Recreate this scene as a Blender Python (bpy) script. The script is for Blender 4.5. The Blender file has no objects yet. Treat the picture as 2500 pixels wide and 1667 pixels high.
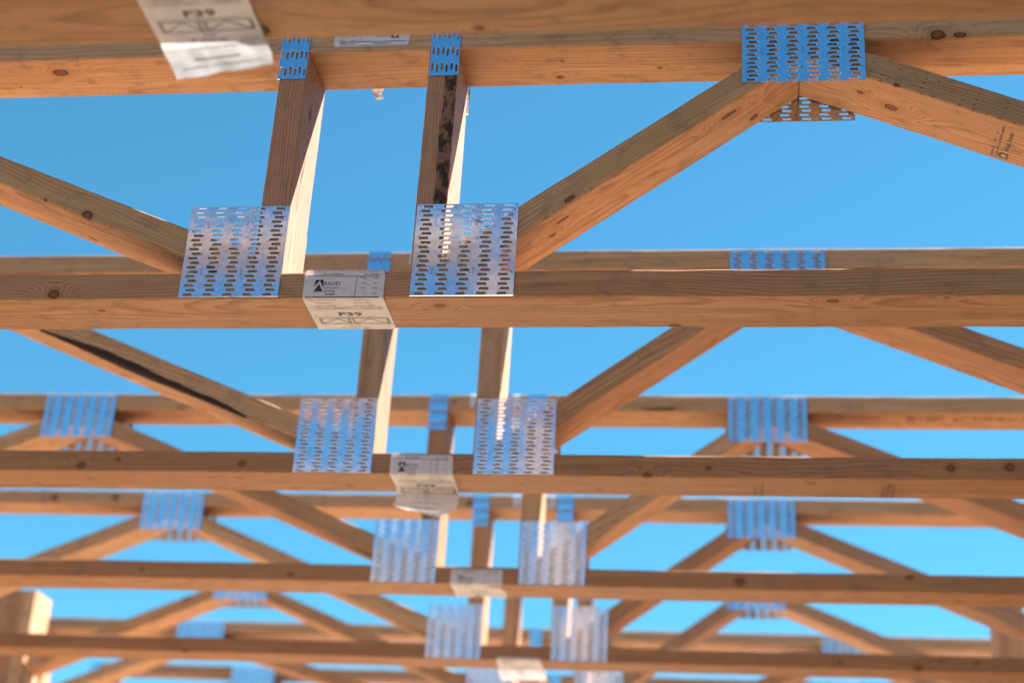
import bpy, bmesh, math, random
from mathutils import Vector, Matrix
IN = 0.0254
random.seed(7)
sc = bpy.context.scene
COL = sc.collection
FLOOR = 100.0            # inches from the floor up to the underside of the trusses

# ------------------------------------------------------------------ camera
CAM_R = Vector((0.9911760, 0.1207567, 0.0546617))
CAM_U = Vector((0.0012671, -0.4209916, 0.9070636))
CAM_F = Vector((-0.1325461, 0.8989905, 0.4174298))
cd = bpy.data.cameras.new('camera')
cam = bpy.data.objects.new('camera', cd)
COL.objects.link(cam)
cam.matrix_world = Matrix(((CAM_R.x, CAM_U.x, -CAM_F.x, 0), (CAM_R.y, CAM_U.y, -CAM_F.y, 0),
                           (CAM_R.z, CAM_U.z, -CAM_F.z, (FLOOR - 32.895) * IN), (0, 0, 0, 1)))
cd.sensor_width = 36.0
cd.lens = 55.16
cd.clip_start = 0.01
cd.clip_end = 5000
cd.dof.use_dof = True
cd.dof.focus_distance = 76.6 * IN
cd.dof.aperture_fstop = 3.4
cd.dof.aperture_blades = 9
sc.camera = cam

# ------------------------------------------------------------------ world, sun, exposure
SUN = Vector((0.50, 0.37, 1.0)).normalized()
elev = math.asin(SUN.z)
azim = math.atan2(SUN.x, SUN.y)          # clockwise from +Y
w = bpy.data.worlds.new("World")
sc.world = w
w.use_nodes = True
nt = w.node_tree
nt.nodes.clear()
sky = nt.nodes.new('ShaderNodeTexSky')
sky.sky_type = 'NISHITA'
sky.sun_disc = False
sky.sun_elevation = elev
sky.sun_rotation = azim
sky.altitude = 1600
sky.air_density = 1.0
sky.dust_density = 0.15
sky.ozone_density = 1.0
bg = nt.nodes.new('ShaderNodeBackground')
bg.inputs[1].default_value = 0.05
out = nt.nodes.new('ShaderNodeOutputWorld')
tint = nt.nodes.new('ShaderNodeMix')
tint.data_type = 'RGBA'
tint.blend_type = 'MULTIPLY'
tint.inputs[0].default_value = 1.0
tint.inputs[7].default_value = (0.036, 0.080, 0.078, 1)      # thin dry high-altitude air: little red in the sky
gam = nt.nodes.new('ShaderNodeGamma')
gam.inputs[1].default_value = 1.1
nt.links.new(sky.outputs[0], tint.inputs[6])
nt.links.new(tint.outputs[2], gam.inputs[0])
scl = nt.nodes.new('ShaderNodeVectorMath')
scl.operation = 'SCALE'
scl.inputs['Scale'].default_value = 11.0
nt.links.new(gam.outputs[0], scl.inputs[0])
nt.links.new(scl.outputs[0], bg.inputs[0])
nt.links.new(bg.outputs[0], out.inputs[0])

sl = bpy.data.lights.new('sun', 'SUN')
sl.energy = 5.0
sl.angle = math.radians(0.53)
sl.color = (1.0, 0.99, 0.975)
so = bpy.data.objects.new('sun', sl)
COL.objects.link(so)
so.rotation_euler = SUN.to_track_quat('Z', 'Y').to_euler()
so.location = (3, 3, 8)

sc.view_settings.view_transform = 'Standard'
sc.view_settings.look = 'None'
sc.view_settings.gamma = 1
sc.view_settings.exposure = 2.42
sc.cycles.use_denoising = True
sc.cycles.max_bounces = 10
sc.cycles.diffuse_bounces = 6
sc.cycles.sample_clamp_indirect = 8

# ------------------------------------------------------------------ node helpers
class NT:
    def __init__(s, name):
        s.m = bpy.data.materials.new(name)
        s.m.use_nodes = True
        s.t = s.m.node_tree
        s.t.nodes.clear()
        s.o = s.t.nodes.new('ShaderNodeOutputMaterial')
        s.b = s.t.nodes.new('ShaderNodeBsdfPrincipled')
        s.t.links.new(s.b.outputs[0], s.o.inputs[0])
    def n(s, typ, **k):
        x = s.t.nodes.new(typ)
        for a, v in k.items():
            setattr(x, a, v)
        return x
    def put(s, sock, v):
        if hasattr(v, 'is_output') or isinstance(v, bpy.types.NodeSocket):
            s.t.links.new(v, sock)
        else:
            if isinstance(v, tuple) and len(v) == 3 and len(sock.default_value) == 4:
                v = v + (1,)
            sock.default_value = v
    def math(s, op, a, b=0.0, c=None, clamp=False):
        x = s.n('ShaderNodeMath', operation=op, use_clamp=clamp)
        s.put(x.inputs[0], a); s.put(x.inputs[1], b)
        if c is not None: s.put(x.inputs[2], c)
        return x.outputs[0]
    def vec(s, op, a, b=(0, 0, 0)):
        x = s.n('ShaderNodeVectorMath', operation=op)
        s.put(x.inputs[0], a); s.put(x.inputs[1], b)
        return x.outputs['Value'] if op in ('LENGTH', 'DISTANCE') else x.outputs[0]
    def noise(s, v, scale, detail=2.0, rough=0.5):
        x = s.n('ShaderNodeTexNoise')
        s.put(x.inputs['Vector'], v)
        x.inputs['Scale'].default_value = scale
        x.inputs['Detail'].default_value = detail
        x.inputs['Roughness'].default_value = rough
        return x.outputs['Fac']
    def ramp(s, v, *stops):
        x = s.n('ShaderNodeValToRGB')
        s.put(x.inputs[0], v)
        e = x.color_ramp.elements
        while len(e) < len(stops): e.new(0.5)
        for el, (p, c) in zip(e, stops):
            el.position = p
            el.color = (c, c, c, 1) if not isinstance(c, tuple) else c + (1,)
        return x.outputs[0]
    def smooth(s, v, a, b, lo=0.0, hi=1.0):
        x = s.n('ShaderNodeMapRange', interpolation_type='SMOOTHSTEP')
        s.put(x.inputs[0], v)
        for i, q in zip((1, 2, 3, 4), (a, b, lo, hi)): x.inputs[i].default_value = q
        return x.outputs[0]
    def mix(s, f, a, b, mode='MIX'):
        x = s.n('ShaderNodeMix', data_type='RGBA', blend_type=mode)
        s.put(x.inputs[0], f); s.put(x.inputs[6], a); s.put(x.inputs[7], b)
        return x.outputs[2]
    def bump(s, h, strength, dist=0.001):
        x = s.n('ShaderNodeBump')
        x.inputs['Strength'].default_value = strength
        x.inputs['Distance'].default_value = dist
        s.put(x.inputs['Height'], h)
        return x.outputs[0]

def inches(m, rnd=True):
    tc = m.n('ShaderNodeTexCoord')
    return m.vec('MULTIPLY', tc.outputs['Object'], (39.3701,) * 3)

def wood(name, seed, tone=(1, 1, 1), knots=(), dark=None, random_knots=True, spacing=0.15, contrast=1.0, incised=False):
    """Spruce board in inches along local x. knots: (x, y, z, radius, elongation)"""
    rnd = random.Random(seed)
    m = NT(name)
    P = inches(m)
    info = m.n('ShaderNodeObjectInfo')
    off = m.vec('MULTIPLY', m.n('ShaderNodeCombineXYZ').outputs[0], (1, 1, 1))
    comb = off.node.inputs[0].links[0].from_node
    if random_knots:
        m.put(comb.inputs[0], m.math('MULTIPLY', info.outputs['Random'], 613.0))
        m.put(comb.inputs[1], m.math('MULTIPLY', info.outputs['Random'], 97.0))
    Q = m.vec('ADD', P, off)
    # pith of the log the board was sawn from, drifting slowly along the board
    cy, cz = rnd.uniform(0.2, 3.2), rnd.choice((-1, 1)) * rnd.uniform(1.2, 3.6)
    S1 = m.vec('MULTIPLY', Q, (0.035, 0.12, 0.12))
    drift = m.math('MULTIPLY', m.math('SUBTRACT', m.noise(S1, 1.0, 1.0), 0.5), 3.4)
    S2 = m.vec('MULTIPLY', Q, (0.14, 0.7, 0.7))
    wob = m.math('MULTIPLY', m.math('SUBTRACT', m.noise(S2, 1.0, 2.0), 0.5), 0.55)
    sep = m.n('ShaderNodeSeparateXYZ'); m.put(sep.inputs[0], P)
    # knots
    kmask = None; push = None; kt = None
    for (kx, ky, kz, kr, el) in knots:
        d = m.vec('SUBTRACT', P, (kx, ky, kz))
        t = m.vec('LENGTH', m.vec('MULTIPLY', d, (1 / (kr * el), 1 / kr, 1 / kr)))
        kt = t if kt is None else m.math('MINIMUM', kt, t)
        t2 = m.vec('LENGTH', m.vec('MULTIPLY', d, (1 / (kr * el * 4.5), 1 / (kr * 2.2), 1 / (kr * 2.2))))
        p2 = m.math('MULTIPLY', m.math('EXPONENT', m.math('MULTIPLY', m.math('MULTIPLY', t2, t2), -1.0)), kr * 2.6)
        push = p2 if push is None else m.math('ADD', push, p2)
    if random_knots:
        V = m.n('ShaderNodeTexVoronoi', feature='F1')
        m.put(V.inputs['Vector'], m.vec('MULTIPLY', Q, (0.24, 0.46, 0.46)))
        V.inputs['Scale'].default_value = 1.0
        sc_ = m.n('ShaderNodeSeparateColor'); m.put(sc_.inputs[0], V.outputs['Color'])
        rad = m.math('MULTIPLY_ADD', sc_.outputs[0], 0.085, 0.008)
        tv = m.math('DIVIDE', V.outputs['Distance'], rad)
        kt = tv if kt is None else m.math('MINIMUM', kt, tv)
    if kt is None:
        kt = 50.0
    nk = m.noise(m.vec('MULTIPLY', Q, (2.0, 4.0, 4.0)), 1.0, 2.0)
    kt = m.math('MULTIPLY', kt, m.math('MULTIPLY_ADD', nk, 0.5, 0.75))
    p3 = m.math('MULTIPLY', m.math('EXPONENT', m.math('MULTIPLY', m.math('MULTIPLY', kt, kt), -0.14)), 0.45)
    push = p3 if push is None else m.math('ADD', push, p3)
    ry = m.math('SUBTRACT', sep.outputs[1], cy)
    rz = m.math('ADD', m.math('SUBTRACT', sep.outputs[2], cz), drift)
    r = m.math('SQRT', m.math('ADD', m.math('MULTIPLY', ry, ry), m.math('MULTIPLY', rz, rz)))
    r = m.math('ADD', m.math('ADD', r, wob), push)
    ring = m.math('FRACT', m.math('DIVIDE', r, spacing * rnd.uniform(0.85, 1.25)))
    late = m.ramp(ring, (0.0, 0.30), (0.10, 0.0), (0.55, 0.12), (0.84, 0.8), (0.93, 1.0), (1.0, 0.30))
    fib = m.noise(m.vec('MULTIPLY', Q, (0.6, 26.0, 26.0)), 1.0, 3.0, 0.6)
    blot = m.noise(m.vec('MULTIPLY', Q, (0.12, 0.5, 0.5)), 1.0, 3.0, 0.55)
    fine = m.noise(m.vec('MULTIPLY', Q, (3.0, 9.0, 9.0)), 1.0, 3.0, 0.6)
    T = lambda c: tuple(min(0.95, 0.86 * a * b) for a, b in zip(c, tone))
    early, latec = T((0.56, 0.332, 0.198)), T((0.25, 0.110, 0.056))
    f = m.math('MULTIPLY', late, 0.72 * contrast)
    f = m.math('ADD', f, m.math('MULTIPLY', m.math('SUBTRACT', fib, 0.5), 1.05), clamp=True)
    c = m.mix(f, early, latec)
    c = m.mix(m.smooth(blot, 0.40, 0.72, 0, 0.5), c, T((0.44, 0.245, 0.115)))
    c = m.mix(m.smooth(fine, 0.56, 0.75, 0, 0.35), c, T((0.36, 0.20, 0.10)))
    # sparse dark flecks and handling dirt
    fl = m.noise(m.vec('MULTIPLY', Q, (1.1, 5.0, 5.0)), 1.7, 2.0, 0.5)
    c = m.mix(m.smooth(fl, 0.70, 0.78, 0, 0.75), c, (0.13, 0.065, 0.03))
    dirt = m.noise(m.vec('MULTIPLY', Q, (0.5, 0.9, 0.9)), 1.3, 5.0, 0.65)
    c = m.mix(m.smooth(dirt, 0.50, 0.70, 0, 0.62), c, (0.20, 0.125, 0.085))
    streak = m.noise(m.vec('MULTIPLY', Q, (0.09, 1.6, 1.6)), 1.0, 4.0, 0.6)
    c = m.mix(m.smooth(streak, 0.50, 0.68, 0, 0.5), c, T((0.36, 0.18, 0.075)))
    pale = m.noise(m.vec('MULTIPLY', Q, (0.07, 0.9, 0.9)), 1.3, 2.0, 0.5)
    c = m.mix(m.smooth(pale, 0.54, 0.70, 0, 0.4), c, T((0.66, 0.44, 0.25)))
    # knot heart, its dark bark ring and the stained wood round it
    halo = m.smooth(kt, 1.0, 2.6, 0.55, 0.0)
    saw = m.noise(m.vec('MULTIPLY', Q, (11.0, 0.5, 0.5)), 1.0, 1.0, 0.5)
    c = m.mix(m.smooth(saw, 0.55, 0.75, 0, 0.16), c, T((0.30, 0.15, 0.07)))
    c = m.mix(halo, c, T((0.36, 0.17, 0.06)))
    kr_ = m.math('SINE', m.math('MULTIPLY', kt, 17.0))
    kc = m.mix(m.math('MULTIPLY_ADD', kr_, 0.5, 0.5), (0.25, 0.10, 0.035), (0.13, 0.045, 0.018))
    c = m.mix(m.smooth(kt, 0.92, 1.08, 1, 0), c, kc)
    edge = m.math('MULTIPLY', m.smooth(kt, 0.72, 0.9, 0, 1), m.smooth(kt, 1.0, 1.22, 1, 0))
    c = m.mix(m.math('MULTIPLY', edge, 0.85), c, (0.035, 0.014, 0.008))
    if incised:
        vv = m.n('ShaderNodeTexVoronoi', feature='F1')
        m.put(vv.inputs['Vector'], m.vec('MULTIPLY', Q, (1.5, 3.2, 3.2)))
        vv.inputs['Scale'].default_value = 1.0
        vv.inputs['Randomness'].default_value = 0.25
        c = m.mix(m.math('MULTIPLY', m.smooth(vv.outputs['Distance'], 0.10, 0.17, 0.75, 0), m.smooth(sep.outputs[1], 0.03, 0.12, 1, 0)), c, (0.09, 0.045, 0.03))
    m.put(m.b.inputs['Base Color'], c)
    m.b.inputs['Roughness'].default_value = 0.62
    m.b.inputs['Specular IOR Level'].default_value = 0.25
    h = m.math('ADD', m.math('MULTIPLY', fib, 0.7), m.math('MULTIPLY', late, 0.5))
    m.put(m.b.inputs['Normal'], m.bump(h, 0.35, 0.0006))
    return m.m

def mat_bark():
    m = NT('dark_bark')
    P = inches(m)
    a = m.noise(m.vec('MULTIPLY', P, (1.1, 2.0, 2.0)), 1.2, 5.0, 0.62)
    b = m.noise(m.vec('MULTIPLY', P, (5, 9, 9)), 1.0, 3.0, 0.6)
    c = m.ramp(a, (0.36, (0.014, 0.008, 0.006)), (0.46, (0.06, 0.026, 0.017)), (0.57, (0.27, 0.13, 0.08)), (0.66, (0.13, 0.055, 0.035)))
    m.put(m.b.inputs['Base Color'], c)
    m.b.inputs['Roughness'].default_value = 0.8
    m.put(m.b.inputs['Normal'], m.bump(m.math('ADD', a, b), 1.0, 0.004))
    return m.m

def mat_galv():
    m = NT('galvanised_steel')
    P = inches(m)
    info = m.n('ShaderNodeObjectInfo')
    cb = m.n('ShaderNodeCombineXYZ'); m.put(cb.inputs[0], m.math('MULTIPLY', info.outputs['Random'], 211.0))
    Q = m.vec('ADD', P, cb.outputs[0])
    big = m.noise(Q, 0.55, 2.0)
    mid = m.noise(Q, 2.4, 5.0, 0.7)
    scr = m.noise(m.vec('MULTIPLY', Q, (2.5, 1, 9.0)), 1.6, 3.0, 0.6)
    spek = m.noise(Q, 15.0, 2.0, 0.5)
    V = m.n('ShaderNodeTexVoronoi'); m.put(V.inputs['Vector'], Q); V.inputs['Scale'].default_value = 5.5
    sp = m.n('ShaderNodeSeparateColor'); m.put(sp.inputs[0], V.outputs['Color'])
    c = m.mix(sp.outputs[0], (0.58, 0.71, 0.90), (0.70, 0.80, 0.96))
    smud = m.math('MULTIPLY', m.smooth(mid, 0.55, 0.70, 0, 1), m.smooth(big, 0.46, 0.62, 0, 0.75))
    c = m.mix(smud, c, (0.13, 0.13, 0.17))
    c = m.mix(m.smooth(scr, 0.62, 0.72, 0, 0.35), c, (0.25, 0.25, 0.30))
    c = m.mix(m.smooth(spek, 0.66, 0.74, 0, 0.5), c, (0.16, 0.15, 0.18))
    m.put(m.b.inputs['Base Color'], c)
    m.b.inputs['Metallic'].default_value = 1.0
    r = m.math('MULTIPLY_ADD', mid, 0.12, 0.10)
    m.put(m.b.inputs['Roughness'], m.math('ADD', r, m.math('MULTIPLY', smud, 0.25)))
    hh = m.math('ADD', m.math('MULTIPLY', big, 1.0), m.math('MULTIPLY', mid, 0.12))
    m.put(m.b.inputs['Normal'], m.bump(hh, 0.12, 0.006))
    return m.m

def mat_paper():
    m = NT('label_paper')
    P = inches(m)
    a = m.noise(P, 1.4, 4.0, 0.6)
    b = m.noise(m.vec('MULTIPLY', P, (1, 3, 3)), 3.0, 4.0, 0.65)
    c = m.mix(m.smooth(b, 0.50, 0.72, 0, 0.6), (0.72, 0.65, 0.69), (0.40, 0.31, 0.26))
    m.put(m.b.inputs['Base Color'], c)
    m.b.inputs['Roughness'].default_value = 0.45
    m.put(m.b.inputs['Normal'], m.bump(m.math('ADD', a, m.math('MULTIPLY', b, 0.4)), 0.5, 0.0035))
    tr = m.n('ShaderNodeBsdfTranslucent'); m.put(tr.inputs[0], (0.75, 0.70, 0.66))
    mx = m.n('ShaderNodeMixShader'); mx.inputs[0].default_value = 0.15
    m.t.links.new(m.b.outputs[0], mx.inputs[1]); m.t.links.new(tr.outputs[0], mx.inputs[2])
    m.t.links.new(mx.outputs[0], m.o.inputs[0])
    return m.m

def mat_flat(name, col, rough=0.6):
    m = NT(name)
    P = inches(m)
    a = m.noise(P, 6.0, 3.0)
    m.put(m.b.inputs['Base Color'], m.mix(a, tuple(x * 0.8 for x in col), tuple(min(1, x * 1.2) for x in col)))
    m.b.inputs['Roughness'].default_value = rough
    return m.m

def mat_deck():
    m = NT('osb_deck')
    P = inches(m)
    V = m.n('ShaderNodeTexVoronoi'); m.put(V.inputs['Vector'], m.vec('MULTIPLY', P, (1, 0.4, 1))); V.inputs['Scale'].default_value = 0.8
    sp = m.n('ShaderNodeSeparateColor'); m.put(sp.inputs[0], V.outputs['Color'])
    c = m.mix(sp.outputs[0], (0.62, 0.51, 0.35), (0.74, 0.62, 0.44))
    a = m.noise(P, 0.03, 4.0)
    c = m.mix(m.smooth(a, 0.45, 0.7, 0, 0.4), c, (0.46, 0.37, 0.26))
    m.put(m.b.inputs['Base Color'], c)
    m.b.inputs['Roughness'].default_value = 0.8
    return m.m

def mat_ground():
    m = NT('bare_soil')
    P = inches(m)
    a = m.noise(P, 0.01, 6.0, 0.6); b = m.noise(P, 0.3, 5.0, 0.6)
    c = m.mix(a, (0.05, 0.04, 0.03), (0.08, 0.06, 0.045))
    c = m.mix(m.smooth(b, 0.5, 0.7, 0, 0.5), c, (0.04, 0.03, 0.025))
    m.put(m.b.inputs['Base Color'], c); m.b.inputs['Roughness'].default_value = 0.95
    return m.m

BARK = mat_bark(); GALV = mat_galv(); PAPER = mat_paper()
INK = mat_flat('black_ink', (0.02, 0.017, 0.016), 0.5)
STAMP = mat_flat('stamp_ink', (0.07, 0.03, 0.018), 0.7)
EMB = mat_flat('embossed_mark', (0.16, 0.17, 0.22), 0.5)
TONES = [(1, 1, 1), (1.08, 0.98, 0.86), (0.84, 0.82, 0.86), (1.12, 1.12, 1.08), (0.85, 0.74, 0.66), (0.95, 0.86, 0.80)]
POOL = [wood('spruce_lumber', 100 + i, TONES[i], spacing=0.13 + 0.02 * i) for i in range(6)]

# ------------------------------------------------------------------ object helpers
def link(name, me, parent=None, loc=(0, 0, 0), rot=(0, 0, 0)):
    o = bpy.data.objects.new(name, me)
    COL.objects.link(o)
    o.location = Vector(loc) * IN
    o.rotation_euler = rot
    if parent: o.parent = parent
    return o

def mesh(name, verts, faces, mats, fm=None, smooth=False):
    me = bpy.data.meshes.new(name)
    me.from_pydata([Vector(v) * IN for v in verts], [], faces)
    for mt in mats: me.materials.append(mt)
    if fm: me.polygons.foreach_set('material_index', fm)
    if smooth: me.polygons.foreach_set('use_smooth', [True] * len(me.polygons))
    me.update()
    return me

def clip(poly, a, b, c):       # keep a*x + b*z <= c
    o = []
    for i in range(len(poly)):
        p, q = poly[i], poly[(i + 1) % len(poly)]
        dp, dq = a * p[0] + b * p[1] - c, a * q[0] + b * q[1] - c
        if dp <= 0: o.append(p)
        if dp * dq < 0:
            t = dp / (dp - dq)
            o.append((p[0] + t * (q[0] - p[0]), p[1] + t * (q[1] - p[1])))
    return o

DEPTH = 3.5
def board(name, poly, ang, mat, parent, y0=0.0, y1=DEPTH, ease=0.12):
    """A board whose outline in the truss plane is poly (inches); grain runs at angle ang."""
    ox, oz = poly[0]
    ca, sa = math.cos(ang), math.sin(ang)
    lp = [((x - ox) * ca + (z - oz) * sa, -(x - ox) * sa + (z - oz) * ca) for x, z in poly]
    bm = bmesh.new()
    f = [bm.verts.new((x * IN, 0, z * IN)) for x, z in lp]
    b = [bm.verts.new((x * IN, (y1 - y0) * IN, z * IN)) for x, z in lp]
    n = len(lp)
    bm.faces.new(f); bm.faces.new(b[::-1])
    for i in range(n):
        bm.faces.new((f[i], b[i], b[(i + 1) % n], f[(i + 1) % n]))
    bmesh.ops.recalc_face_normals(bm, faces=bm.faces)
    es = [e for e in bm.edges if abs((e.verts[0].co - e.verts[1].co).normalized().x) > 0.999 and e.calc_length() > 2 * IN]
    bmesh.ops.bevel(bm, geom=es, offset=ease * IN, segments=3, profile=0.5, affect='EDGES')
    xs = [v.co.x for v in bm.verts]; xa, xb = min(xs), max(xs)
    step = (1.2 if xb - xa < 60 * IN else 2.0) * IN
    q = xa + step
    while q < xb - 0.4 * step:
        bmesh.ops.bisect_plane(bm, geom=bm.verts[:] + bm.edges[:] + bm.faces[:], plane_co=(q, 0, 0), plane_no=(1, 0, 0))
        q += step
    rr = random.Random(int(abs(ox * 131 + oz * 17 + ang * 57) * 10) + len(COL.objects))
    ph = [rr.uniform(0, 6.28) for _ in range(6)]
    ymid = (y1 - y0) * IN / 2
    for v in bm.verts:
        t = v.co.x / IN
        if v.co.x < xa + 1e-4 or v.co.x > xb - 1e-4: continue
        sgn = 1 if v.co.y < ymid else -1
        v.co.y += (0.008 * math.sin(t * .21 + ph[0]) + 0.005 * math.sin(t * .9 + ph[1])) * IN * sgn
        v.co.z += (0.018 * math.sin(t * .11 + ph[2]) + 0.008 * math.sin(t * .53 + ph[3])) * IN
        lim = ease * IN * 0.98
        if lim * .02 < v.co.y < lim or lim * .02 < (y1 - y0) * IN - v.co.y < lim:
            v.co.z += rr.uniform(-.014, .014) * IN
            v.co.y += rr.uniform(-.004, .014) * IN * sgn
    me = bpy.data.meshes.new(name)
    bm.to_mesh(me); bm.free()
    me.materials.append(mat)
    return link(name, me, parent, (ox, y0, oz), (0, -ang, 0))

# ------------------------------------------------------------------ lettering
_tc = {}
def text2d(s, size=1.0, width=None, bold=0.0):
    k = (s, bold)
    if k not in _tc:
        cu = bpy.data.curves.new('t', 'FONT')
        cu.body = s; cu.size = 1.0; cu.resolution_u = 2; cu.offset = bold
        ob = bpy.data.objects.new('t', cu)
        COL.objects.link(ob)
        dg = bpy.context.evaluated_depsgraph_get()
        me = bpy.data.meshes.new_from_object(ob.evaluated_get(dg))
        vs = [(v.co.x, v.co.y) for v in me.vertices]; fs = [tuple(p.vertices) for p in me.polygons]
        bpy.data.objects.remove(ob); bpy.data.curves.remove(cu); bpy.data.meshes.remove(me)
        x0 = min(v[0] for v in vs)
        _tc[k] = ([(a - x0, b) for a, b in vs], fs)
    vs, fs = _tc[k]
    W = max(v[0] for v in vs)
    sx = size if width is None else width / W
    return [(a * sx, b * size) for a, b in vs], fs

# ------------------------------------------------------------------ toothed connector plates
T_ = 0.045
def plate_mesh(cols, rows, vertical=False, stamp=True, seed=0):
    rnd = random.Random(seed)
    V = []; F = []; M = []
    def face(pts, mi=0):
        i = len(V); V.extend(pts); F.append(tuple(range(i, i + len(pts)))); M.append(mi)
    cw, ch = (0.25, 1.0) if vertical else (1.0, 0.25)
    for i in range(cols):
        for j in range(rows):
            x0, z0 = i * cw, j * ch; x1, z1 = x0 + cw, z0 + ch
            if vertical:
                cx, cz, hw, hh = x0 + 0.125, z0 + 0.5 + (0.055 if i % 2 == 0 else -0.055), 0.054, 0.225
            else:
                cx, cz, hw, hh = x0 + 0.5 + (0.06 if j % 2 else -0.06), z0 + 0.125, 0.232, 0.062
            def ring(g, y):
                c = 0.035
                a, b = hw + g, hh + g
                return [(cx + sx * (a - (c if k else 0)), y, cz + sz * (b - (0 if k else c)))
                        for sx, sz, k in ((-1, -1, 0), (-1, -1, 1), (1, -1, 1), (1, -1, 0), (1, 1, 0), (1, 1, 1), (-1, 1, 1), (-1, 1, 0))]
            for y, flip in ((-T_, False), (0.0, True)):
                o = [(x0, y, z0), (x1, y, z0), (x1, y, z1), (x0, y, z1)]
                g = 0.014 if not flip else 0.0
                r = ring(g, y)
                # r: 0 BL(left),1 BL(bottom),2 BR(bottom),3 BR(right),4 TR(right),5 TR(top),6 TL(top),7 TL(left)
                fs = [(o[0], o[1], r[2], r[1]), (o[1], o[2], r[4], r[3]), (o[2], o[3], r[6], r[5]), (o[3], o[0], r[0], r[7]),
                      (o[0], r[1], r[0]), (o[1], r[3], r[2]), (o[2], r[5], r[4]), (o[3], r[7], r[6])]
                for q in fs: face(q[::-1] if flip else q)
            ra, rb, rc = ring(0.014, -T_), ring(0.0, -T_ + 0.016), ring(0.0, 0.0)
            for q in range(8):
                p = (q + 1) % 8
                face((ra[q], ra[p], rb[p], rb[q]))
                face((rb[q], rb[p], rc[p], rc[q]))
            # the two teeth punched from each slot
            for s in (-1, 1):
                tip = 0.33 + rnd.uniform(-0.03, 0.03)
                if vertical:
                    e = cz + s * hh; b0 = (cx - 0.05, 0, e); b1 = (cx + 0.05, 0, e); b2 = (cx, 0.0, e + s * 0.03)
                    tp = (cx + rnd.uniform(-.02, .02), tip, e - s * 0.01)
                else:
                    e = cx + s * hw; b0 = (e, 0, cz - 0.055); b1 = (e, 0, cz + 0.055); b2 = (e + s * 0.03, 0, cz)
                    tp = (e + s * 0.01, tip, cz + rnd.uniform(-.02, .02))
                face((b0, b1, tp)); face((b1, b2, tp)); face((b2, b0, tp))
    W, H = cols * cw, rows * ch
    c = [(0, 0), (W, 0), (W, H), (0, H)]
    for q in range(4):
        a, b = c[q], c[(q + 1) % 4]
        face(((a[0], -T_, a[1]), (a[0], 0, a[1]), (b[0], 0, b[1]), (b[0], -T_, b[1])))
    if stamp and not vertical:
        for i in range(1, cols, 2):
            for zz in ([1.15, H - 1.2] if H > 4 else [H / 2 - 0.2]):
                vs, fs = text2d('MT20', 0.15)
                k = len(V)
                V.extend([(i - b + 0.05, -T_ - 0.002, zz + a) for a, b in vs])
                for f in fs: F.append(tuple(k + q for q in f)); M.append(1)
    me = mesh('connector_plate', V, F, [GALV, EMB], M)
    bm = bmesh.new(); bm.from_mesh(me)
    bmesh.ops.remove_doubles(bm, verts=bm.verts, dist=1e-6)
    bmesh.ops.recalc_face_normals(bm, faces=[f for f in bm.faces if f.material_index == 0])
    bm.to_mesh(me); bm.free()
    return me

PL55 = plate_mesh(5, 20, seed=1)
PL64 = plate_mesh(6, 15, seed=2)
PLS = plate_mesh(6, 3, vertical=True, seed=3)
PL34 = plate_mesh(3, 14, seed=4)

def plate(parent, me, x, z, w, back=False):
    if back:
        return link('connector_plate', me, parent, (x + w, DEPTH + 0.035, z + (0.22 if z < 1 else 0)), (0, 0, math.pi))
    return link('connector_plate', me, parent, (x, -0.035, z))

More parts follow.
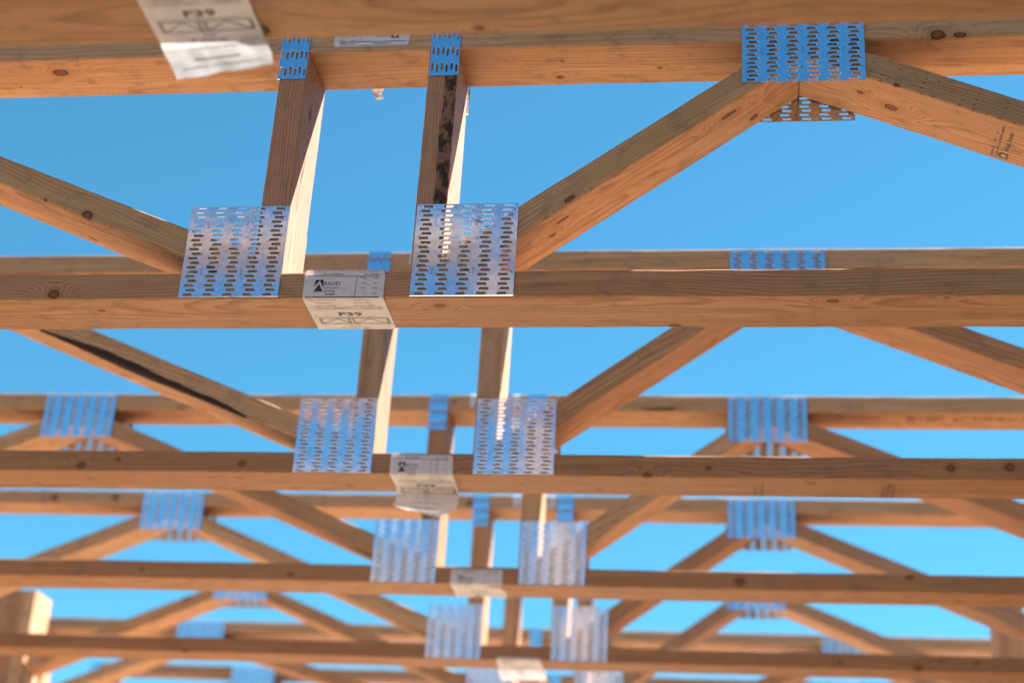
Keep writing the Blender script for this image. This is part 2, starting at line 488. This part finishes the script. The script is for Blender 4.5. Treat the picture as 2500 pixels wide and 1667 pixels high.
# ------------------------------------------------------------------ truss tags (paper labels)
def tag_items(flap=True):
    """lettering in label coordinates: u 0..4 across, v down; -> (text, u, v, size, width, bold)"""
    T = [('Job #: SH290481-A', 0.95, 0.225, 0.115, 0.98, .01), ('F39 - 10-02-08', 2.95, 0.225, 0.115, 0.70, .01),
         ('RIGID', 1.03, 0.79, 0.27, 0.78, 0), ('component', 1.03, 0.96, 0.16, 0.76, 0), ('systems', 1.03, 1.12, 0.155, 0.56, 0), ('simple', 1.10, 1.30, 0.16, 0.5, .015),
         ('TCLL', 2.86, 0.44, 0.115, None, 0), ('TCDL', 3.42, 0.44, 0.115, None, 0), ('40', 2.93, 0.70, 0.115, None, .015), ('25', 3.5, 0.70, 0.115, None, .015),
         ('BCLL', 2.86, 0.97, 0.115, None, 0), ('BCDL', 3.42, 0.97, 0.115, None, 0), ('0', 2.97, 1.27, 0.115, None, .015), ('10', 3.5, 1.27, 0.115, None, .015),
         ('Rigid Component Systems', 0.25, 1.66, 0.14, 1.35, .01), ('Simple Homes', 2.5, 1.66, 0.14, 0.75, .01),
         ('4101 Mustang Dr', 0.52, 1.96, 0.14, 0.85, .01), ('9453 Alma Avenue', 2.4, 1.96, 0.14, 0.95, .01),
         ('Longmont, CO 80504', 0.42, 2.26, 0.14, 1.1, .01), ('Boulder, CO 80021', 2.4, 2.26, 0.14, 1.0, .01),
         ('LOT 152208   Single L Bridge Truss', 0.5, 2.54, 0.13, 1.7, 0), ('(03/26/2025) 192562', 2.8, 2.54, 0.13, 0.9, 0),
         ('F39', 1.42, 3.32, 0.52, 1.18, .03), ('54 of 62', 1.75, 4.52, 0.17, 0.5, .01),
         ('125lb      20-20-20 psf    SPF #2', 1.2, 4.78, 0.13, 1.4, .01)]
    if flap:
        T += [('Do not cut or alter this truss', 1.1, 5.2, 0.16, 1.8, 0)]
    L = [(0.15, 0.06, 3.75, 0.06, .015), (0.15, 0.30, 3.75, 0.30, .03), (2.62, 0.30, 2.58, 1.38, .02), (0.15, 1.40, 3.75, 1.40, .03),
         (0.15, 2.38, 3.8, 2.38, .02), (0.15, 2.60, 3.8, 2.60, .02), (0.15, 3.46, 3.85, 3.46, .02),
         (0.3, 3.62, 3.8, 3.62, .035), (0.3, 4.22, 3.8, 4.22, .035), (0.33, 3.62, 0.33, 4.22, .04), (0.42, 3.62, 0.42, 4.22, .04),
         (3.72, 3.62, 3.72, 4.22, .04), (3.8, 3.62, 3.8, 4.22, .04),
         (0.45, 4.2, 1.25, 3.66, .035), (1.25, 3.66, 1.9, 4.2, .035), (1.78, 3.62, 1.78, 4.22, .04), (1.86, 3.62, 1.86, 4.22, .03),
         (2.0, 3.62, 2.0, 4.22, .04), (2.08, 3.62, 2.08, 4.22, .03), (2.1, 4.2, 2.85, 3.66, .035), (2.85, 3.66, 3.7, 4.2, .035)]
    if flap:
        L += [(0.4, 5.9, 3.6, 5.9, .03), (1.0, 5.6, 2.8, 5.58, .05)]
    return T, L

LOGO = [[(0.56, 0.50), (0.98, 0.50), (0.98, 0.92), (0.78, 0.54), (0.54, 0.86)],
        [(0.52, 1.12), (0.76, 0.72), (0.98, 1.12)]]

def make_tag(parent, stations, reverse=False, vmax=None, wr=0.012, seed=0, flap=False):
    """stations: (v, L(x,y,z), R(x,y,z)) in truss inches, outside surface; prints face outward"""
    rnd = random.Random(seed)
    st = [(v, Vector(l), Vector(r)) for v, l, r in stations]
    vmax = st[-1][0]
    ph = [rnd.uniform(0, 6.28) for _ in range(8)]
    def base(u, v):
        v = max(0.0, min(vmax, v))
        for a, b in zip(st, st[1:]):
            if v <= b[0] + 1e-9: break
        t = (v - a[0]) / (b[0] - a[0])
        l = a[1].lerp(b[1], t); r = a[2].lerp(b[2], t)
        return l.lerp(r, u / 4.0)
    def f(u, v, off=0.0):
        p = base(u, v); e = 0.03
        du = base(u + e, v) - base(u - e, v)
        dv = base(u, min(vmax, v + e)) - base(u, max(0, v - e))
        n = dv.cross(du).normalized()
        if reverse: n = -n
        free = 0.25 + (1.0 if v > 5.0 else 0.0)
        wv = wr * free * (math.sin(u * 2.3 + ph[0] + v) + 0.7 * math.sin(v * 4.1 + ph[1] + u * 1.3) + 0.5 * math.sin(u * 5.3 + ph[2] - v * 2.2))
        return p + n * (0.012 + abs(wv) + off)
    NU, NV = 20, int(vmax * 10)
    V = []; F = []
    vs = [vmax * j / NV for j in range(NV + 1)]
    for s_ in st[1:-1]:
        k = min(range(len(vs)), key=lambda q: abs(vs[q] - s_[0])); vs[k] = s_[0]
    for j, v in enumerate(vs):
        cut = max(0.0, 0.14 - min(v, 99)) * 0.7
        for i in range(NU + 1):
            u = cut + (4 - 2 * cut) * i / NU
            V.append(f(u, v))
    for j in range(NV):
        for i in range(NU):
            a = j * (NU + 1) + i
            F.append((a, a + 1, a + NU + 2, a + NU + 1))
    tag = link('paper_tag', mesh('paper_tag', V, F, [PAPER], smooth=True), parent)
    PV = []; PF = []
    def add(vs, fs):
        k = len(PV)
        PV.extend([f(u, v, 0.012) for u, v in vs]); PF.extend([tuple(k + q for q in x) for x in fs])
    T, L = tag_items(vmax > 5.0)
    for s, u, v, size, width, bold in T:
        if v > vmax - 0.05: continue
        a, fs = text2d(s, size, width, bold)
        add([(u + x, v - y) for x, y in a], fs)
    for u0, v0, u1, v1, wd in L:
        if max(v0, v1) > vmax - 0.03: continue
        N = 12; d = Vector((u1 - u0, v1 - v0)); nn = Vector((-d.y, d.x)).normalized() * wd / 2
        a = []; fs = []
        for i in range(N + 1):
            p = Vector((u0, v0)) + d * (i / N)
            a += [tuple(p + nn), tuple(p - nn)]
            if i < N: fs.append((2 * i, 2 * i + 1, 2 * i + 3, 2 * i + 2))
        add(a, fs)
    for pg in LOGO:
        add(pg, [tuple(range(len(pg)))])
    link('tag_print', mesh('tag_print', PV, PF, [INK]), tag)
    return tag

# ------------------------------------------------------------------ trusses
D = 15.61; TC = 1.4
def xz(x0, x1, z0, z1): return [(x0, z0), (x1, z0), (x1, z1), (x0, z1)]
M_P = 0.4128    # shallow diagonals
def strip(xa, za, slope, thick_v, x0, x1):
    """parallelogram along z = za + slope*(x-xa) (upper edge)"""
    up = lambda x: za + slope * (x - xa)
    return [(x0, up(x0) - thick_v), (x1, up(x1) - thick_v), (x1, up(x1)), (x0, up(x0))]
def zclip(p): return clip(clip(p, 0, -1, -TC), 0, 1, D - TC)

def truss(k, label, x, y, peaks=(-52.05, 4.02), ends=((-78.3, -75.3), (28.3, 31.3)), mats=None, left_post=True, rz=0.0):
    """mats: dict part -> material"""
    r = bpy.data.objects.new('floor_truss', None)
    COL.objects.link(r)
    r.location = (x * IN, y * IN, (FLOOR - (0.12 if k == 0 else 0)) * IN)
    r.rotation_euler = (0, 0, rz)
    r['label'] = label; r['category'] = 'truss'; r['group'] = 'parallel floor trusses overhead'
    rnd = random.Random(50 + k)
    pick = lambda n: (mats or {}).get(n) or POOL[rnd.randrange(6)]
    e0, e1 = ends[0][0], ends[1][1]
    P = {}
    P['bc'] = board('bottom_chord', xz(e0, e1, 0, TC), 0, pick('bc'), r)
    P['tc'] = board('top_chord', xz(e0 if left_post else -70.0, e1, D - TC, D), 0, pick('tc'), r)
    P['wl'] = board('vertical_web', [(-21.2, TC), (-21.2, D - TC), (-22.7, D - TC), (-22.7, TC)], math.pi / 2, pick('wl'), r)
    P['wr'] = board('vertical_web', [(-13.4, TC), (-13.4, D - TC), (-14.9, D - TC), (-14.9, TC)], math.pi / 2, pick('wr'), r)
    pl_, pr_ = peaks
    # right of the chase up to the right peak
    if abs(pr_ - 4.02) < 0.1:
        P['rd'] = board('diagonal_web', zclip(strip(-9.77, 4.93, 0.722, 1.74, -13.4, pr_ - 0.12)), math.atan(0.722), pick('rd'), r)
    else:
        s = (14.5 - 2.6) / (pr_ + 13.4)
        P['rd'] = board('diagonal_web', zclip(strip(pr_, 14.5, s, 1.42 / math.cos(math.atan(s)), -13.4, pr_)), math.atan(s), pick('rd'), r)
    a = math.atan(M_P)
    P['td'] = board('diagonal_web', zclip(strip(pr_ + 3.0, 13.48, -M_P, 1.53, pr_ - 0.1, ends[1][0])), -a, pick('td'), r)
    if abs(pl_ + 52.05) < 0.1:
        P['ld'] = board('diagonal_web', zclip(strip(-37.06, 8.32, -M_P, 1.53, pl_, -22.7)), -a, pick('ld'), r)
    else:
        s = (14.5 - 2.4) / (-22.7 - pl_)
        P['ld'] = board('diagonal_web', zclip(strip(pl_, 14.5, -s, 1.42 / math.cos(math.atan(s)), pl_, -22.7)), -math.atan(s), pick('ld'), r)
    P['dl'] = board('diagonal_web', zclip(strip(pl_, 14.55, 0.418, 1.53, ends[0][1], pl_)), math.atan(0.418), pick('dl'), r)
    if not left_post: ends = ends[1:]
    for x0, x1 in ends:
        xm = (x0 + x1) / 2
        for q0, q1 in ((x0, xm), (xm, x1)):
            board('end_post', [(q1, TC), (q1, D - TC), (q0, D - TC), (q0, TC)], math.pi / 2, pick('ep'), r)
    for b in (False, True):
        plate(r, PL55, -26.23, 0.05, 5, b)
        plate(r, PL55, -14.77, 0.05, 5, b)
        plate(r, PL64, pr_ - 3.0 - (0.25 if b else 0), D - 3.87, 6, b)
        plate(r, PL64, pl_ - 3.0 + (0.3 if b else 0), D - 3.87, 6, b)
        plate(r, PLS, -22.77, D - 3.02, 1.5, b)
        plate(r, PLS, -14.8, D - 3.02, 1.5, b)
        for x0, x1 in ends:
            plate(r, PL34, x0 + 0.0, 0.05, 3, b)
            plate(r, PLS, x0 + 0.1, D - 3.02, 1.5, b)
    P['root'] = r
    return P

S = 24.353; Y1 = 65.843
W = wood
# --- the sharp truss: every visible board has its own knots
m1 = {
 'bc': W('spruce_bottom_chord', 1, (.96, 0.83, 0.76), [(45.65, 0.02, 0.28, .20, 1.3), (47.7, 1.28, 0, .10, 1.5), (64.85, .94, 0, .16, 1.6), (83.4, .6, 0, .15, 1.7), (76.05, 3.3, 0, .20, 1.3),
        (56.1, .02, 1.3, .12, 1.5), (88.5, .3, 0, .06, 1.5)], random_knots=False, spacing=0.17),
 'tc': W('spruce_top_chord', 2, (1.1, 1.05, .98), [(43.0, 1.16, 0, .27, 1.5), (69.9, 2.74, 0, .13, 1.3), (70.15, 1.34, 0, .06, 1.3), (75.15, 2.06, 0, .08, 1.3), (88.9, 0, .14, .24, 1.4), (89.95, 0, .1, .13, 2.2),
        (40.2, 2.4, 0, .06, 1.2)], random_knots=False, spacing=0.2, contrast=0.7),
 'wl': W('spruce_left_web', 3, (.94, .80, .86), [(9.9, 1.3, 0.0, .20, 1.8)], random_knots=False, spacing=0.11, contrast=1.3),
 'wr': W('spruce_right_web', 4, (.88, .78, .86), [(11, 2.6, 0, .12, 1.5)], random_knots=False, spacing=0.12),
}
def loc_k(poly, ang, pts):
    ox, oz = poly[0]; ca, sa = math.cos(ang), math.sin(ang)
    return [((x - ox) * ca + (z - oz) * sa, y, -(x - ox) * sa + (z - oz) * ca, rr, el) for x, y, z, rr, el in pts]
prd = zclip(strip(-9.77, 4.93, 0.722, 1.74, -13.4, 3.9))
m1['rd'] = W('spruce_rising_diagonal', 5, (1.06, 1.02, .95), loc_k(prd, math.atan(.722), [(.35, .94, 10.5, .16, 2.6), (1.64, 2.65, 11.43, .17, 1.3), (-7.69, 1.0, 4.69, .10, 3.2), (-8.27, 1.8, 4.27, .11, 1.6), (-7.3, 0, 5.29, .11, 2.4), (-.9, .2, 9.75, .06, 2)]), random_knots=False, spacing=.12, contrast=0.9)
ptd = zclip(strip(7.02, 13.48, -M_P, 1.53, 3.92, 28.3))
m1['td'] = W('spruce_falling_diagonal', 6, (1.0, .97, .93), loc_k(ptd, -math.atan(M_P), [(6.84, 1.45, 11.97, .13, 1.3), (8.35, 1.91, 11.35, .21, 1.5), (8.47, 0, 11.44, .09, 1.5)]), random_knots=False, spacing=.1, incised=True)
pld = zclip(strip(-37.06, 8.32, -M_P, 1.53, -52.05, -22.7))
m1['ld'] = W('spruce_left_diagonal', 8, (1.05, .98, .92), loc_k(pld, -math.atan(M_P), [(-31.7, 0.05, 4.72, .22, 1.2), (-34.1, 0, 5.62, .08, 1.3), (-32.46, 2.8, 4.91, .12, 1.8)]), random_knots=False, spacing=.13)

LAB = {
 0: 'nearest and most blurred floor truss, filling the top edge, its tag flap glowing in sun',
 1: 'sharply focused wooden floor truss with the crisp F39 tag and large square plates',
 2: 'slightly blurred floor truss with ragged dark bark along its left diagonal and a drooping tag',
 3: 'blurred floor truss third along, its small mauve tag lying flat under the F39 droop',
 4: 'fourth truss back from the sharp one counting it first, bottom chord lowest in view',
 5: 'far floor truss showing only its small upper plates and a sunlit end post at left',
 6: 'farther floor truss with dark blue plates set wider apart than on the nearer trusses',
 7: 'farthest floor truss, mostly hidden, with one dark blue plate at the bottom edge',
}
KN = {
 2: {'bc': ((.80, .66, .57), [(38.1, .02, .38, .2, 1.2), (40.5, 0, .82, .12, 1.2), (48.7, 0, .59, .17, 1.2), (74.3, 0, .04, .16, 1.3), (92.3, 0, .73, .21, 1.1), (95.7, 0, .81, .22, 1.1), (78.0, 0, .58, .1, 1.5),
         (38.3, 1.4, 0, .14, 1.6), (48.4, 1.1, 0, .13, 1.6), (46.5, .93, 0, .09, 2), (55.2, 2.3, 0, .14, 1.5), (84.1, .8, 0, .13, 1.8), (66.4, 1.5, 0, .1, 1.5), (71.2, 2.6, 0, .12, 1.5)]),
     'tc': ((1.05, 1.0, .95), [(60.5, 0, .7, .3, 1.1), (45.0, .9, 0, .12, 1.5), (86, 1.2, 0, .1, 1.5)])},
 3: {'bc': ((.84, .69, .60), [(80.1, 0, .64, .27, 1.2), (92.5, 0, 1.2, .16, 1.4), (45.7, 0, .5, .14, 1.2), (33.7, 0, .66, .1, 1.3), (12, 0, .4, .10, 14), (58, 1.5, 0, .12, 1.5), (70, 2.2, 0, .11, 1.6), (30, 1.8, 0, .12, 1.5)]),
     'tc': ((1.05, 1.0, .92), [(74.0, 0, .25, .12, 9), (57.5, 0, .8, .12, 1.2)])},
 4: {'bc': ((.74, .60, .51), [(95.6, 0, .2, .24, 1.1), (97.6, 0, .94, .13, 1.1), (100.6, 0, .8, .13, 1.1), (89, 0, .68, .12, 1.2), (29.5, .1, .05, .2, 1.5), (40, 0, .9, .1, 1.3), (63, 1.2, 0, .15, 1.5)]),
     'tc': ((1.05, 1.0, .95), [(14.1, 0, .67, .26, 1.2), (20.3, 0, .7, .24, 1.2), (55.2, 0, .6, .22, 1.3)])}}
T = {}
for k in range(8):
    kw = {}
    dx = {0: -0.1, 1: 0, 2: -.486, 3: -.498, 4: -.442}.get(k, -.5)
    dy = {2: .165, 3: .052, 4: -.089}.get(k, 0)
    if k == 0: kw['mats'] = {'bc': W('spruce_near_chord', 11, (.95, .84, .74), [(31, 2.0, 0, .12, 1.4), (62, 2.9, 0, .3, 1.6), (70, 3.1, 0, .12, 1.4)], spacing=.2)}
    if k == 1: kw['mats'] = m1
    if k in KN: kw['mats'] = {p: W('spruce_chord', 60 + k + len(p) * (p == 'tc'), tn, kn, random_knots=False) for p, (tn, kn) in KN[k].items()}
    if k == 5: kw['left_post'] = False
    if k >= 6: kw.update(peaks=(-64.4, 15.3), ends=((-88.0, -84.6), (37.0, 40.0)))
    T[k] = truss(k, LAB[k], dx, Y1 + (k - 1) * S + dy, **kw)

# tags under the bottom chords (v: 0 at the top of the chord's front face)
def sts(xl, xr, *rows):
    return [(v, (xl + a, y, z), (xr + b, y2, z2)) for v, a, y, z, b, y2, z2 in rows]
X0, X1 = -20.03, -16.05
make_tag(T[1]['root'], sts(X0, X1, (0, .03, -.07, 1.46, -.03, -.05, 1.42), (.22, .02, -.03, 1.24, 0, -.01, 1.2), (1.38, 0, -.01, .06, 0, -.01, .06), (1.45, 0, .05, -.005, 0, .05, -.005),
         (4.88, 0, 3.47, -.005, 0, 3.47, -.005), (5.0, 0, 3.515, .08, 0, 3.515, .08), (6.0, 0, 3.515, 1.0, 0, 3.515, 1.0)), seed=1)
make_tag(T[2]['root'], sts(X0, X1, (0, 0, -.04, 1.30, -.05, -.02, 1.26), (1.2, 0, -.01, .06, 0, -.01, .06), (1.27, 0, .05, -.005, 0, .05, -.005),
         (3.3, 0, 2.1, -.02, 0, 2.1, -.03), (4.3, 0, 2.7, -.26, -.02, 2.9, -.30), (5.1, -.1, 3.0, -.72, -.02, 2.9, -.92), (5.5, -.3, 3.1, -.98, -.2, 2.95, -1.3), (5.75, .0, 3.1, -1.12, -.7, 2.9, -1.62), (5.95, .8, 3.1, -1.3, -1.3, 2.85, -1.85)), seed=2, wr=.02)
make_tag(T[3]['root'], sts(X0, X1, (0, 0, -.03, 1.15, 0, -.03, 1.15), (1.1, 0, -.01, .06, 0, -.01, .06), (1.17, 0, .05, -.005, 0, .05, -.005), (4.6, 0, 3.47, -.005, 0, 3.47, -.005)), seed=3)
make_tag(T[4]['root'], sts(-19.7, -15.75, (0, 0, -.02, .25, 0, -.02, .25), (.2, 0, -.01, .06, 0, -.01, .06), (.27, 0, .05, -.005, 0, .05, -.005),
         (3.6, -.2, 3.2, -.02, 0, 3.3, -.02), (3.9, -.25, 3.5, -.12, .05, 3.6, -.1), (4.9, 0, 4.0, -.95, .3, 4.1, -.8)), seed=4, wr=.02)
make_tag(T[0]['root'], sts(-20.0, -16.05, (0, 0, -.02, 1.35, 0, -.02, 1.35), (1.28, 0, -.01, .06, 0, -.01, .06), (1.35, 0, .05, -.005, 0, .05, -.005),
         (4.7, 0, 3.3, -.02, 0, 3.1, -.02), (5.0, -.02, 3.8, -.05, -.05, 3.3, -.06), (5.1, .0, 3.84, -.12, .0, 3.33, -.12), (5.7, .38, 3.92, -.72, .3, 3.4, -.62), (6.2, .7, 4.0, -1.28, .38, 3.42, -1.08)), seed=5, wr=.05)
# the other ends of the tags: upside-down on the top chords, folded over the top
def top_tag(k, z0, seed, curl=False, sh=0.0):
    rows = [(0, -16.02 + sh, -.02, z0), (D + .0 - z0 - .04, -16.02 + sh, -.01, D - .05), (D - z0 + .03, -16.02 + sh, .05, D + .005)]
    b = D - z0 + .03
    rows += [(b + 3.4, -16.02 + sh, 3.45, D + .005), (b + 3.5, -16.02 + sh, 3.52, D - .08)]
    if curl: rows += [(b + 4.8, -16.02 + sh, 3.6, D - 1.35), (b + 5.1, -16.5 + sh, 3.75, D - 1.6)]
    st = [(v, (x, y, z), (x - 3.98, y, z)) for v, x, y, z in rows]
    return make_tag(T[k]['root'], st, reverse=False, seed=seed)
top_tag(1, 14.52, 11)
top_tag(2, 14.6, 12); top_tag(3, 14.5, 13, sh=.5); top_tag(4, 14.4, 14, sh=1.0); top_tag(5, 14.6, 15)
# small curled scrap of tag backing hanging behind the sharp truss's top chord
V = []; F = []
for i in range(13):
    t = i / 12; a = t * 3.6
    for j in range(4):
        V.append((-18.62 + .20 * j * (1 - .3 * t) + .2 * t - .2 * math.sin(a) * .6, 3.62 + .12 * math.cos(a), 14.5 - .85 * t + .06 * math.sin(j + a)))
for i in range(12):
    for j in range(3):
        F.append((i * 4 + j, i * 4 + j + 1, i * 4 + j + 5, i * 4 + j + 4))
link('paper_scrap', mesh('paper_scrap', V, F, [PAPER], smooth=True), T[1]['root'])

# --- bark left on the edges of two boards (sub-parts of those boards)
def bark_strip(parent_obj, pts, seed, mat=None, jit=.025, up=.05):
    """pts: list of (l, w_face, w_side): strip over a long front edge; local frame of board: x along, front face y=0.
    edge at z=ze; covers w_face on the front face (towards +-z) and w_side on the side face."""
    rnd = random.Random(seed)
    V = []; F = []; n = 9
    for l, ze, sg, wf, ws in pts:
        j1, j2 = rnd.uniform(-jit, jit), rnd.uniform(-.08, .08)
        wf = max(.02, wf + j1); ws = max(.02, ws + j2)
        for q in range(n):
            t = q / (n - 1)
            if t < .5:
                s = 1 - t / .5; y = -up * min(1, 3 * (1 - s) + .45); z = ze - sg * (wf * s + .03)
                if q == 0: y = .01
            else:
                s = (t - .5) / .5; y = ws * s + .03; z = ze + sg * up
                if q == n - 1: z = ze - sg * .01
            if q == n // 2: y = -.012; z = ze + sg * .012
            V.append((l + rnd.uniform(-.03, .03), y + rnd.uniform(-.012, .012), z + rnd.uniform(-.012, .012)))
    m_ = len(pts)
    for i in range(m_ - 1):
        for q in range(n - 1):
            a = i * n + q
            F.append((a, a + 1, a + n + 1, a + n))
    return link('bark', mesh('bark', V, F, [mat or BARK], smooth=True), parent_obj)

# right web of the sharp truss: local x runs up, local z = -X ; right edge is local z = 0
pts = []
for i in range(60):
    t = i / 59; l = .6 + t * 11.9
    wf = .70 - .14 * t + .05 * math.sin(l * 1.1) + .02 * math.sin(l * 3.3)
    pts.append((l, 0, -1, wf, .04))
wrb = T[1]['wr']
bark_strip(wrb, [(l, 0.0, -1, wf, ws) for l, z, sg, wf, ws in pts], 5)

# left diagonal of the second truss: dark strip for wane, bark and their shadow, lower front edge
ld2 = T[2]['ld']
pp = zclip(strip(-37.06, 8.32, -M_P, 1.53, -52.05, -22.7))
def ld_local(X, Z):
    ox, oz = pp[0]; a = -math.atan(M_P)
    return (X - ox) * math.cos(a) + (Z - oz) * math.sin(a)
l0, l1 = ld_local(-44.5, 10.6), ld_local(-29.5, 4.2)
zl = min(v.co.z for v in ld2.data.vertices) / IN
pts = []
for i in range(70):
    t = i / 69; l = l0 + (l1 - l0) * t
    wv = math.sin(t * math.pi) ** .55
    wf = (.42 + .09 * math.sin(l * .6) + .02 * math.sin(l * 2.1)) * wv
    pts.append((l, zl, -1, wf, (.5 + .35 * math.sin(l * .45 + 1)) * wv))
bark_strip(ld2, pts, 6, mat=mat_flat('dark_wane_and_shadow', (.032, .014, .008), .9), jit=.02)  # near-black colour includes the wane's shadow, no charring

# --- ink stamps on the lumber
def stamp(parent, lines, orig, du, dv, name='grade_stamp', extra=None, mat=STAMP):
    """lines: (text, u, v, size, width); orig + u*du + v*dv in parent's local inches"""
    o = Vector(orig); du = Vector(du); dv = Vector(dv)
    V = []; F = []
    for s, u, v, size, width in lines:
        a, fs = text2d(s, size, width, .012); k = len(V)
        V += [o + du * (u + x) + dv * (v + y) for x, y in a]; F += [tuple(k + q for q in f) for f in fs]
    for pg in (extra or []):
        k = len(V); V += [o + du * x + dv * y for x, y in pg]; F.append(tuple(range(k, k + len(pg))))
    return link(name, mesh(name, V, F, [mat]), parent)

td = T[1]['td']
ptd_l = lambda X, Y, Z: ((X - ptd[0][0]) * math.cos(-math.atan(M_P)) + (Z - ptd[0][1]) * math.sin(-math.atan(M_P)), Y, -.006)
o = ptd_l(13.95, 3.25, 9.2)
zt = min(v.co.z for v in td.data.vertices) / IN - .004
o = (o[0], 3.25, zt)
# text runs towards the front edge (-y); lines stack along +x
stamp(td, [('260217     10     A', 0.0, 0.62, .17, 2.2), ('16-58 079 223I5G93 MSR', 0.0, 0.40, .17, 2.75), ('West Fraser', 0.72, -.08, .36, 1.75)],
      o, (0, -1, 0), (-1, 0, 0), extra=[[(0.05, -.12), (.55, -.12), (.55, .26), (.30, .42), (.05, .26)]], mat=INK)
stamp(td, [], (o[0], o[1], o[2] - .006), (0, -1, 0), (-1, 0, 0), name='stamp_emblem',
      extra=[[(.16, -.02), (.24, -.02), (.30, .12), (.36, -.02), (.44, -.02), (.34, .22), (.26, .22)]], mat=mat_flat('stamp_gap', (.5, .3, .16)))
b2 = T[2]['bc']
zb = -.034
stamp(b2, [('West Fraser', 0, 0, .2, 2.2), ('SPF STUD', 0, .42, .2, 1.4)], (81.3, 3.2, zb), (0, -1, 0), (-1, 0, 0))
stamp(b2, [('260118 10 A', 0, 0, .26, 2.4), ('18-22 079 MSR', 0, .30, .26, 2.6), ('NLGA 413', 0, .60, .26, 2.0)], (89.2, 3.3, zb), (0, -1, 0), (-1, 0, 0))
t3 = T[3]['tc']
stamp(t3, [('CR 16-22-0917   7.6   1650 1.5E', 0, 0, .9, 9.5)], (102.5, 1.4, zb), (-1, 0, 0), (0, -1, 0))

# ------------------------------------------------------------------ what stands below and around (light comes back up from it)
def box(name, x0, x1, y0, y1, z0, z1, mat, parent=None, **props):
    v = [(x, y, z) for x in (x0, x1) for y in (y0, y1) for z in (z0, z1)]
    f = [(0, 1, 3, 2), (4, 6, 7, 5), (0, 4, 5, 1), (2, 3, 7, 6), (0, 2, 6, 4), (1, 5, 7, 3)]
    o = link(name, mesh(name, v, f, [mat]), parent)
    for a, b in props.items(): o[a] = b
    return o
g = link('ground', mesh('ground', [(-40000, -40000, -.2), (40000, -40000, -.2), (40000, 40000, -.2), (-40000, 40000, -.2)], [(0, 1, 2, 3)], [mat_ground()]))
g['kind'] = 'structure'
d = box('floor', -90, 46, 68, 330, -.1, 0, mat_deck(), kind='structure')
OSB = mat_deck()
def stud_wall(xa, xb, side, label):
    r = bpy.data.objects.new('stud_wall', None); COL.objects.link(r)
    r.location = (xa * IN, 0, 0)
    r['label'] = label; r['category'] = 'wall'
    Wd = xb - xa
    y0_ = 62 if side > 0 else 20
    box('bottom_plate', 0, Wd, y0_, 320, 0.02, 1.5, POOL[0], r)
    box('top_plate', 0, Wd, y0_, 320, FLOOR - 1.52, FLOOR - .02, POOL[1], r)
    for i in range(19):
        y = y0_ + .1 + i * 16
        if y > 318: break
        box('stud', 0.01, Wd - .01, y, y + 1.5, 1.5, FLOOR - 1.52, POOL[i % 6], r)
    if side > 0: box('sheathing', Wd, Wd + .5, y0_, 320, 0.02, FLOOR - .02, OSB, r)
    else: box('sheathing', -.5, 0, 20, 320, 0.02, FLOOR - .02, OSB, r)
    return r
stud_wall(30.5, 36.0, 1, 'timber stud wall carrying the right-hand ends of the trusses, below the frame')
stud_wall(-84.0, -78.5, -1, 'timber stud wall carrying the left-hand ends of the trusses, below the frame')

def shade_wall(x0, x1, y0, y1, h, label):  # unseen wall, added to hold sky and bounce light off the right side
    r = bpy.data.objects.new('stud_wall', None); COL.objects.link(r)
    r.location = (x0 * IN, y0 * IN, 0)
    r['label'] = label; r['category'] = 'wall'
    long_y = (y1 - y0) > (x1 - x0)
    L = (y1 - y0) if long_y else (x1 - x0); Wd = (x1 - x0) if long_y else (y1 - y0)
    def bx(n, a0, a1, b0, b1, z0, z1, mt):
        if long_y: box(n, b0, b1, a0, a1, z0, z1, mt, r)
        else: box(n, a0, a1, b0, b1, z0, z1, mt, r)
    bx('bottom_plate', 0, L, .6, Wd, .02, 1.5, POOL[2]); bx('top_plate', 0, L, .6, Wd, h - 1.5, h, POOL[4])
    for i in range(int(L // 16) + 1):
        bx('stud', .1 + i * 16, min(L, 1.6 + i * 16), .61, Wd - .01, 1.5, h - 1.5, POOL[i % 6])
    bx('sheathing', 0, L, 0, .6, .02, h, OSB)
shade_wall(30.0, 35.5, -60, 60, 205, 'tall unseen stud wall added right of the frame to block light')

# squared timber post standing free at the far left, lower than the top chords, its right side in the sun
pb = bpy.data.objects.new('timber_post', None); COL.objects.link(pb)
pb.location = (-76.1 * IN, (Y1 + 4 * S) * IN, (FLOOR + TC) * IN)
pb['label'] = 'short squared timber post at the far left edge, its right side bleached by sun'
pb['category'] = 'post'
for i in range(4):
    board('post_ply', [(-1.5 * i, 0), (-1.5 * i, 10.9), (-1.5 * i - 1.48, 10.9), (-1.5 * i - 1.48, 0)], math.pi / 2, POOL[(i + 3) % 6], pb, y0=0, y1=4.6)
